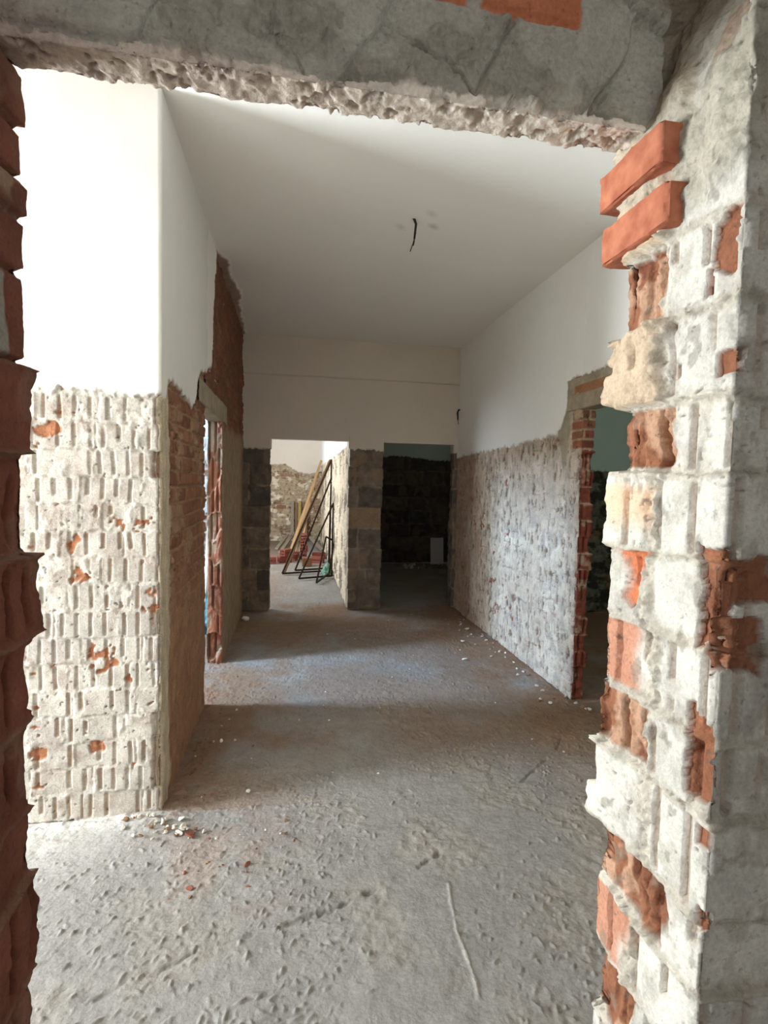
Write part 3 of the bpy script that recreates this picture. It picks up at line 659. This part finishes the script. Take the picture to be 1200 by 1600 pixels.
fx = ladder((-3.75, -1.2, .08), (-1.2, 2.05, .0046), (2.05, 5.2, .06)); fy = ladder((-2.8, .8, .12), (.8, 2.9, .0046), (2.9, 4.4, .009), (4.4, 6.2, .014), (6.2, 9.8, .05), (9.8, 13.6, .12))
FX, FY = np.meshgrid(fx, fy)
fh = (fbm(FX * 1.3, FY * 1.3, 3, 900) - .5) * .012 + (fbm(FX * 9, FY * 9, 4, 901) - .5) * .008 + (fbm(FX * 45, FY * 45, 3, 902) - .5) * .0035
tr = sst(.5, .62, fbm(FX * 3 + 5, FY * 3, 4, 903))          # trodden scuffed areas
fh += tr * (fbm(FX * 28, FY * 28, 4, 904) - .5) * .010
rs = random.Random(3)
for k in range(14000):                                        # flakes and straw-like trowel marks pressed into the screed
    y = .85 + (rs.random() ** 1.5) * 4.9; x = rs.uniform(-1.0, 2.0); L = rs.uniform(.005, .022); w = rs.uniform(.0022, .0045); a = rs.gauss(.9, .8)
    if fbm(np.array([x * 2.2]), np.array([y * 2.2]), 3, 905)[0] < rs.uniform(.3, .62): continue
    i0, i1 = np.searchsorted(fx, (x - L - .01, x + L + .01)); j0, j1 = np.searchsorted(fy, (y - L - .01, y + L + .01))
    if i1 - i0 < 2 or j1 - j0 < 2: continue
    px = FX[j0:j1, i0:i1] - x; py = FY[j0:j1, i0:i1] - y
    s = px * math.cos(a) + py * math.sin(a); t = -px * math.sin(a) + py * math.cos(a)
    bend = rs.uniform(-12, 12); t = t - bend * s * s
    fh[j0:j1, i0:i1] += np.exp(-(t / w) ** 2) * np.clip(1 - (s / L) ** 2, 0, 1) * rs.uniform(-.5, 1) * .009
def seam(pts, w, d, s):
    global fh
    m = np.zeros(FX.shape)
    for (a, b) in zip(pts, pts[1:]):
        ax, ay = a; bx, by = b; L2 = (bx - ax) ** 2 + (by - ay) ** 2
        t = np.clip(((FX - ax) * (bx - ax) + (FY - ay) * (by - ay)) / L2, 0, 1)
        dd = np.hypot(FX - ax - t * (bx - ax), FY - ay - t * (by - ay)) + (fbm(FX * 30, FY * 30, 3, s) - .5) * w * 2.2
        m = np.maximum(m, sst(w, w * .3, dd))
    br = sst(.42, .6, fbm(FX * 9, FY * 9, 3, s + 1)); fh = fh + m * br * d; return m * br
sm1 = seam([(.614, 1.988), (.40, 1.87), (.152, 1.762), (-.1, 1.70), (-.265, 1.67), (-.75, 1.45)], .013, -.007, 910)
sm2 = seam([(.60, 1.86), (.588, 1.80), (.560, 1.62), (.562, 1.45), (.540, 1.304), (.556, 1.15), (.548, 1.0)], .007, .004, 915)
sm3 = seam([(1.62, 2.86), (1.506, 2.707), (1.193, 2.452), (1.05, 2.33)], .011, -.006, 920)
fc = CONC * (.84 + .32 * fbm(FX * 3, FY * 3, 5, 930))[..., None]
fc = mix(fc, lin(150, 142, 130), tr * .35)
fc = mix(fc, lin(100, 97, 92), np.clip(sm1 + sm3, 0, 1) * .5); fc = mix(fc, lin(200, 194, 182), sm2 * .4)
dust = np.clip(sst(.9, .0, FX - XL) * (FY > YL) * .8 + sst(.8, 0, XR - FX) * .7 + (sst(2.45, 3.0, FY) * .62 + sst(4.6, 5.4, FY) * .4) * sst(6.6, 6.2, FY), 0, 1)  # wall-foot dust, plus the corridor's warm shade painted in as brown
dust_shade = dust * sst(.15, .6, fbm(FX * 2.2, FY * 2.2, 5, 931)); fc = mix(fc, lin(128, 99, 72), dust_shade * .85)
wal = np.maximum(sst(.22, .0, FX - XL) * (FY > YL - .05) * (FY < 6.1), sst(.25, 0, XR - FX) * (FY > 3.3) * (FY < 6.1)); gritty = wal * sst(.4, .6, fbm(FX * 14, FY * 14, 4, 932)); fh += gritty * .012 * fbm(FX * 60, FY * 60, 3, 933); fc = mix(fc, lin(140, 100, 74), gritty * .5)
ped = sst(.30, .0, np.hypot(FX + .62, (FY - 2.33) * 1.3)); fh += ped * (.010 + .012 * fbm(FX * 40, FY * 40, 4, 934))
rdd = sst(.60, .66, fbm(FX * 5, FY * 5, 4, 935)) * sst(.6, .0, np.hypot(FX + .30, FY - 2.1)); fc = mix(fc, lin(150, 120, 106), rdd * .3)
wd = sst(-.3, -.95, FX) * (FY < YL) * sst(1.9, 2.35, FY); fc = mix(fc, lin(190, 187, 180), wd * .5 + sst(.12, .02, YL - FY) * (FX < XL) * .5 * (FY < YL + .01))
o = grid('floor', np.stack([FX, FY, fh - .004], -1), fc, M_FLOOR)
finish(o, 'grey concrete floor scuffed with plaster flakes and dust, corridor shade painted in as brown', 'floor', 'structure')

# ================================================================== THINGS IN THE CORRIDOR
# bare cable hanging from the ceiling
e = empty('hanging_cable', (.71, 3.23, HC), 'short black bare cable hanging from the white ceiling', 'cable')
join_geo('cable_sheath', [tube([(-.012, 0, .01), (0, 0, -.004), (.012, .002, -.03), (.008, .004, -.08), (.004, .003, -.12)], [.007, .008, .0075, .007, .006])], M_CABLE, e)
for p in ([(.004, .003, -.118), (-.004, .006, -.15), (-.020, .008, -.195)], [(.004, .003, -.118), (.002, -.004, -.14), (-.004, -.008, -.165)]):
    join_geo('wire', [tube(p, .0032, 6)], M_COPPER, e)
e = empty('conduit_stub', (XR - .004, 6.05, 2.40), 'black conduit end sticking out of the plaster in the right far corner', 'pipe')
join_geo('conduit', [tube([(.02, 0, 0), (-.02, -.005, .0), (-.035, -.01, -.03), (-.03, -.012, -.12)], [.012, .012, .011, .008])], M_CABLE, e)
join_geo('wire', [tube([(-.03, -.012, -.115), (-.022, -.014, -.17)], .004, 6)], M_COPPER, e)

def chip_mesh(name, seed, flat=.6):
    import bmesh
    bm = bmesh.new(); bmesh.ops.create_icosphere(bm, subdivisions=2, radius=1); rs = random.Random(seed)
    axes = [(Vector((rs.gauss(0, 1), rs.gauss(0, 1), rs.gauss(0, 1))).normalized(), rs.uniform(.45, .8)) for _ in range(9)]
    for v in bm.verts:
        for a, d in axes:
            k = v.co.dot(a)
            if k > d: v.co -= a * (k - d)
        v.co.z *= flat; v.co.x *= 1.15
    bm.normal_update(); me = bpy.data.meshes.new(name); bm.to_mesh(me); bm.free(); return me
CH = {}
for nm, m in (('mortar', M_CHIP), ('white', M_CHIPW), ('brown', M_CHIPB), ('brick', M_BRKCHIP)):
    CH[nm] = []
    for k in range(5):
        me = chip_mesh('chip', hash(nm) % 97 * 0 + k * 13 + len(nm), .45 + .08 * k); me.materials.append(m); CH[nm].append(me)
def floor_z(x, y):
    i = min(max(np.searchsorted(fx, x), 1), len(fx) - 1); j = min(max(np.searchsorted(fy, y), 1), len(fy) - 1); return float(fh[j, i]) - .004
def chip(kind, x, y, r, label, group=None, lift=0., name='rubble_chip'):
    me = rs.choice(CH[kind]); o = bpy.data.objects.new(name, me); COL.objects.link(o)
    o.scale = (r, r * rs.uniform(.7, 1.1), r); o.rotation_euler = (rs.uniform(-.3, .3), rs.uniform(-.3, .3), rs.uniform(0, 6.28))
    o.location = (x, y, floor_z(x, y) + r * .28 + lift)
    return finish(o, label, 'rubble', None, group)
rs = random.Random(9)
G = 'mortar chips heaped at the foot of the left pier'
for k in range(46):
    a = rs.gauss(0, 1); x = -.545 + .085 * a + rs.gauss(0, .035); y = 2.285 - .04 * a + rs.gauss(0, .035)
    y = min(y, 2.36) if x < -.56 else y
    chip(rs.choice(['mortar', 'mortar', 'brown', 'mortar']), x, y, rs.uniform(.007, .016), 'small mortar chip in the heap at the foot of the ribbed white pier', G, rs.uniform(0, .008))
chip('brick', -.415, 2.225, .024, 'red brick fragment at the edge of the heap by the white pier', None)
chip('white', -.47, 2.33, .018, 'white plaster lump by the corner of the pier where shade begins')
G = 'crumbs scattered before the left pier'
for k in range(26):
    chip(rs.choice(['mortar', 'brown', 'brick']), rs.uniform(-.55, .05), rs.uniform(1.85, 2.3), rs.uniform(.004, .009), 'small crumb on the pale floor in front of the white pier', G)
chip('brick', -.165, 2.03, .017, 'reddish brick crumb on the pale floor right of the heap'); chip('brick', -.36, 1.93, .014, 'reddish brick crumb nearest the viewer on the pale floor')
G = 'debris along the foot of the left wall'
for k in range(34):
    y = rs.uniform(2.5, 3.5); chip(rs.choice(['mortar', 'brown', 'brown', 'brick']), XL + .05 + abs(rs.gauss(0, .12)), y, rs.uniform(.006, .013), 'small debris piece in the shade along the left wall', G)
chip('white', -.40, 3.05, .018, 'pale pebble in the shade beside the left wall')
chip('white', -.20, 2.52, .012, 'white chip alone in the shade near the left pier')
G = 'chips along the foot of the right wall'
for k in range(42):
    y = rs.uniform(3.4, 5.7); chip(rs.choice(['mortar', 'white', 'mortar', 'brown']), XR - .05 - abs(rs.gauss(0, .10)), y, rs.uniform(.007, .017), 'pale chip at the foot of the hacked right wall', G)
for (x, y, l) in ((1.62, 4.75, 'white chip on the floor furthest out from the right wall'), (1.47, 4.25, 'white chip on the lit floor beside the right wall'), (1.80, 5.15, 'white chip at the far end of the right wall')):
    chip('white', x, y, .026, l)
G = 'chips at the corner of the right opening'
for k in range(14): chip(rs.choice(['mortar', 'brown']), rs.uniform(1.72, 2.0), rs.uniform(3.12, 3.42), rs.uniform(.010, .022), 'chip gathered at the foot of the red brick jamb on the right', G)
G = 'pebbles over the shaded floor'
for k in range(40): chip(rs.choice(['mortar', 'brown', 'white']), rs.uniform(-.2, 1.7), rs.uniform(2.5, 5.9), rs.uniform(.004, .009), 'tiny pebble on the open corridor floor', G)

chip('white', -.50, 5.75, .045, 'flat white plaster scrap on the floor at the far end of the left wall')
# ================================================================== BRIGHT FAR ROOM
def tri_frame(name, pts, w, label, mat=M_IRON):
    """flat-bar frame: each side is a bar"""
    e = empty(name, pts[0], label, 'frame', None); o0 = Vector(pts[0]); n = len(pts)
    for i in range(n):
        a = Vector(pts[i]) - o0; b = Vector(pts[(i + 1) % n]) - o0
        join_geo('bar', [bar(a, b, w, w * .8, (0, 1, 0))], mat, e)
    return e
def fxw(y): return .637 + (y - 6.26) * .006 - .02
tri_frame('window_frame', [(-.17, 8.45, .03), (.60, 8.70, .03), (fxw(9.1), 9.10, 1.90)], .026, 'tallest thin iron frame leaning on the render, a plank lying along it')
tri_frame('window_frame', [(.034, 8.745, .03), (.60, 8.95, .03), (fxw(9.07), 9.07, 1.58)], .028, 'thin iron frame second tallest, behind the other leaning frames')
tri_frame('window_frame', [(.09, 8.0, .03), (.60, 8.20, .03), (fxw(8.5), 8.45, 1.17)], .026, 'triangular thin iron frame of middle height, second from the front')
tri_frame('window_frame', [(.342, 7.66, .03), (.565, 8.25, .06), (fxw(8.3), 8.29, .505), (fxw(8.45) - .01, 8.42, .575), (.50, 8.10, .66)], .026, 'small bent iron frame standing nearest on the floor')
def plank(a, b, w, t, label, mat, cat='plank'):
    a = Vector(a); b = Vector(b); e = empty('plank', a, label, cat, None)
    d = b - a; L = d.length
    o = boxmesh('board', (-w / 2, -t / 2, 0), (w / 2, t / 2, L), mat, e, .003)
    o.rotation_mode = 'QUATERNION'; o.rotation_quaternion = Vector((0, 0, 1)).rotation_difference(d)
    return e
def plank1(a, b, w, t, label, mat):
    a = Vector(a); b = Vector(b); d = b - a
    o = boxmesh('plank', (-w / 2, -t / 2, 0), (w / 2, t / 2, d.length), mat, None, .003)
    o.location = a; o.rotation_mode = 'QUATERNION'; o.rotation_quaternion = Vector((0, 0, 1)).rotation_difference(d)
    return finish(o, label, 'plank')
plank1((-.15, 8.50, .03), (fxw(9.4), 9.35, 1.90), .06, .035, 'brown batten leaning steeply beside the tallest iron frame', M_WOODD)
plank1((-.08, 10.70, .02), (fxw(12.4) - .02, 12.5, 2.02), .055, .03, 'long pale plank leaning on the render, nearer of the two pale ones', M_WOOD)
plank1((.03, 11.25, .02), (fxw(13.0) - .02, 13.0, 2.0), .05, .03, 'long pale plank leaning beside the other pale plank, slightly further back', M_WOOD)
plank1((.14, 11.2, .02), (.40, 11.9, 1.35), .05, .03, 'short thin plank standing among the red bricks', M_WOOD)
plank1((-.03, 13.22, .02), (-.03, 13.36, 1.02), .075, .05, 'grey upright post against the stripped end wall', M_WOODG)
plank1((.14, 13.22, .02), (.145, 13.36, 1.02), .07, .05, 'yellow upright board beside the grey post', M_YEL)
plank1((.06, 13.26, .02), (.06, 13.37, .98), .07, .03, 'dark upright board between the grey post and the yellow board', M_WOODD)
plank1((.29, 13.26, .02), (.29, 13.37, 1.0), .10, .04, 'dark brown upright board right of the yellow board', M_WOODD)
plank1((-.36, 11.6, .03), (-.13, 13.1, .20), .07, .04, 'grey batten on the floor slanting to the end wall, leftmost', M_WOODG)
plank1((-.27, 11.0, .03), (-.05, 12.9, .16), .07, .04, 'grey batten on the floor slanting to the end wall, second from left', M_WOODG)
plank1((.62, 11.4, .03), (.40, 12.6, .18), .07, .04, 'grey batten on the floor to the right of the brick stack', M_WOODG)
def hollow_brick_mesh():
    L, W, H = .25, .12, .12; P = []; t = .014
    for (a, b) in ((0, t), ((H - t) / 2, (H + t) / 2), (H - t, H)): P.append(box_geo((0, 0, a), (L, W, b)))
    for (a, b) in ((0, t), (W / 3 - t / 2, W / 3 + t / 2), (2 * W / 3 - t / 2, 2 * W / 3 + t / 2), (W - t, W)): P.append(box_geo((0, a, t), (L, b, H - t)))
    P = [([(x - L / 2, y - W / 2, z) for x, y, z in v], f) for v, f in P]
    V = []; F = []
    for v, f in P:
        n = len(V); V += v; F += [tuple(i + n for i in q) for q in f]
    me = bpy.data.meshes.new('hollow_brick'); me.from_pydata(V, [], F); me.update(); me.materials.append(M_RED); return me
HB = hollow_brick_mesh()
for (x, y, z, a, l) in ((-.43, 9.68, 0, .1, 'red hollow brick at the left end of the scattered row, by the door edge'), (-.16, 9.85, 0, .5, 'red hollow brick lying second from the left in the row'),
                        (-.05, 10.1, 0, -.4, 'red hollow brick lying tilted in the middle of the row'), (-.01, 10.42, 0, .2, 'red hollow brick in the row, next to the stack'),
                        (-.12, 9.86, .125, .9, 'red hollow brick lying on top of the scattered row'),
                        (.20, 10.3, 0, 1.5, 'bottom red hollow brick of the upright stack'), (.205, 10.3, .125, 1.4, 'middle red hollow brick of the upright stack'), (.20, 10.3, .25, 1.5, 'third red hollow brick of the upright stack'),
                        (.205, 10.3, .375, 1.55, 'topmost red hollow brick of the upright stack'), (.50, 10.3, 0, .1, 'red hollow brick on the floor right of the stack'), (.44, 9.75, 0, -.3, 'red hollow brick behind the green bag')):
    o = bpy.data.objects.new('hollow_brick', HB); COL.objects.link(o); o.location = (x, y, z); o.rotation_euler.z = a
    finish(o, l, 'brick', None, 'red hollow bricks in the far room')
o = boxmesh('cardboard_box', (.16, 9.32, 0), (.33, 9.52, .15), M_CARD, None, .004); finish(o, 'low brown box on the floor in front of the brick stack', 'box')
# crumpled green bag by the wall
def blob(name, loc, size, mat, label, cat, seed, up=1.2):
    import bmesh
    bm = bmesh.new(); bmesh.ops.create_icosphere(bm, subdivisions=4, radius=1)
    for v in bm.verts:
        p = v.co.copy(); k = float(fbm(np.array([p.x * 2.2 + p.z * 3.1]), np.array([p.y * 2.2 - p.z * 2.3]), 4, seed)[0]); r = .6 + .8 * k
        taper = 1 - .55 * max(0, p.z)
        v.co = Vector((p.x * r * taper, p.y * r * taper, max(-.7, p.z * up * (.8 + .4 * k))))
    zmin = min(v.co.z for v in bm.verts)
    me = bpy.data.meshes.new(name); bm.to_mesh(me); bm.free()
    for v in me.vertices: v.co = Vector((v.co.x * size, v.co.y * size, (v.co.z - zmin) * size))
    o = link(name, me, mat); o.location = loc; return finish(o, label, cat)
blob('plastic_bag', (.545, 8.44, 0), .085, M_GREEN, 'crumpled green plastic bag at the foot of the rendered wall', 'bag', 31, 1.7)
# ================================================================== DARK ROOM
o = boxmesh('board', (2.55, 0, 0), (2.80, .02, .50), M_BOARD, None, .003); o.location = (0, 9.45, .005); o.rotation_euler.x = -.12
finish(o, 'pale grey board leaning on the black wall of the unlit room', 'board')
rs = random.Random(5)
for k in range(22): chip(rs.choice(['mortar', 'brown', 'mortar']), rs.uniform(1.9, 2.75), rs.uniform(8.9, 9.5), rs.uniform(.02, .05), 'rubble piece on the floor of the unlit room', 'rubble in the unlit room')
plank1((2.45, 8.55, .02), (2.85, 8.35, .03), .08, .03, 'pale strip of wood lying on the floor of the unlit room', M_WOODG)
# ================================================================== LEFT SIDE ROOM (slit view)
plank1((-.82, 4.85, .02), (-.72, 4.95, 1.55), .035, .02, 'thin white stick leaning behind the slit opening on the left', M_CHIPW)
blob('plastic_sack', (-.86, 5.35, 0), .17, M_TEAL, 'teal plastic sack seen through the slit opening on the left', 'sack', 41, 1.6)

# ================================================================== DAYLIGHT AND ADDED FILL LIGHTS
def daylight(name, loc, rot, sx, sy, power, col):
    d = bpy.data.lights.new(name, 'AREA'); d.shape = 'RECTANGLE'; d.size = sx; d.size_y = sy; d.energy = power; d.color = col
    o = bpy.data.objects.new(name, d); COL.objects.link(o); o.location = loc; o.rotation_euler = rot; return o
R90 = math.pi / 2
def win_light(name, W, power, col):
    x, y0, y1, z0, z1 = W
    return daylight(name, (x - .02, (y0 + y1) / 2, (z0 + z1) / 2), (0, -R90, 0), z1 - z0, y1 - y0, power, col)
win_light('window_daylight_near', W1, 290, (.84, .93, 1))
win_light('window_daylight_middle', W2, 500, (.48, .70, 1))
win_light('window_daylight_far', W3, 265, (.80, .90, 1))
daylight('window_daylight_back', (-.1, W4[0] - .02, 1.45), (R90, 0, 0), 2.4, 1.6, 28, (.97, .99, 1))
daylight('fill_light_green', (4.2, 1.2, 2.2), (R90, 0, .1), .5, .5, 13, (.86, 1, .92))  # added dim fill for the green room, no window opening behind it
daylight('fill_light_dark', (3.2, 8.2, 2.3), (0, R90, 0), .4, .4, 1.6, (.9, 1, .9))  # added weak fill to lift the dark room, which has no window
w = bpy.data.worlds.new('sky'); w.use_nodes = True; SC.world = w
w.node_tree.nodes['Background'].inputs[0].default_value = (.85, .92, 1, 1); w.node_tree.nodes['Background'].inputs[1].default_value = 1.0

# ================================================================== CAMERA
a, b, r = math.radians(9.83), math.radians(-3.09), math.radians(1.215)
R0 = Vector((math.cos(a), -math.sin(a), 0)); U0 = Vector((-math.sin(a) * math.sin(b), -math.cos(a) * math.sin(b), math.cos(b)))
F0 = Vector((math.sin(a) * math.cos(b), math.cos(a) * math.cos(b), math.sin(b)))
Rr = R0 * math.cos(r) + U0 * math.sin(r); Uu = U0 * math.cos(r) - R0 * math.sin(r)
cam = bpy.data.cameras.new('camera'); cam.sensor_width = 36; cam.lens = 815.4 / 1600 * 36; cam.clip_start = .02
co = bpy.data.objects.new('camera', cam); COL.objects.link(co)
m = Matrix((Rr, Uu, -F0)).transposed().to_4x4(); m.translation = Vector((0, 0, 1.5)); co.matrix_world = m
SC.camera = co
SC.view_settings.view_transform = 'Standard'; SC.view_settings.look = 'None'; SC.view_settings.gamma = 1; SC.view_settings.use_curve_mapping = False
SC.view_settings.exposure = .13
SC.cycles.max_bounces = 10; SC.cycles.diffuse_bounces = 8
SC.cycles.use_denoising = True
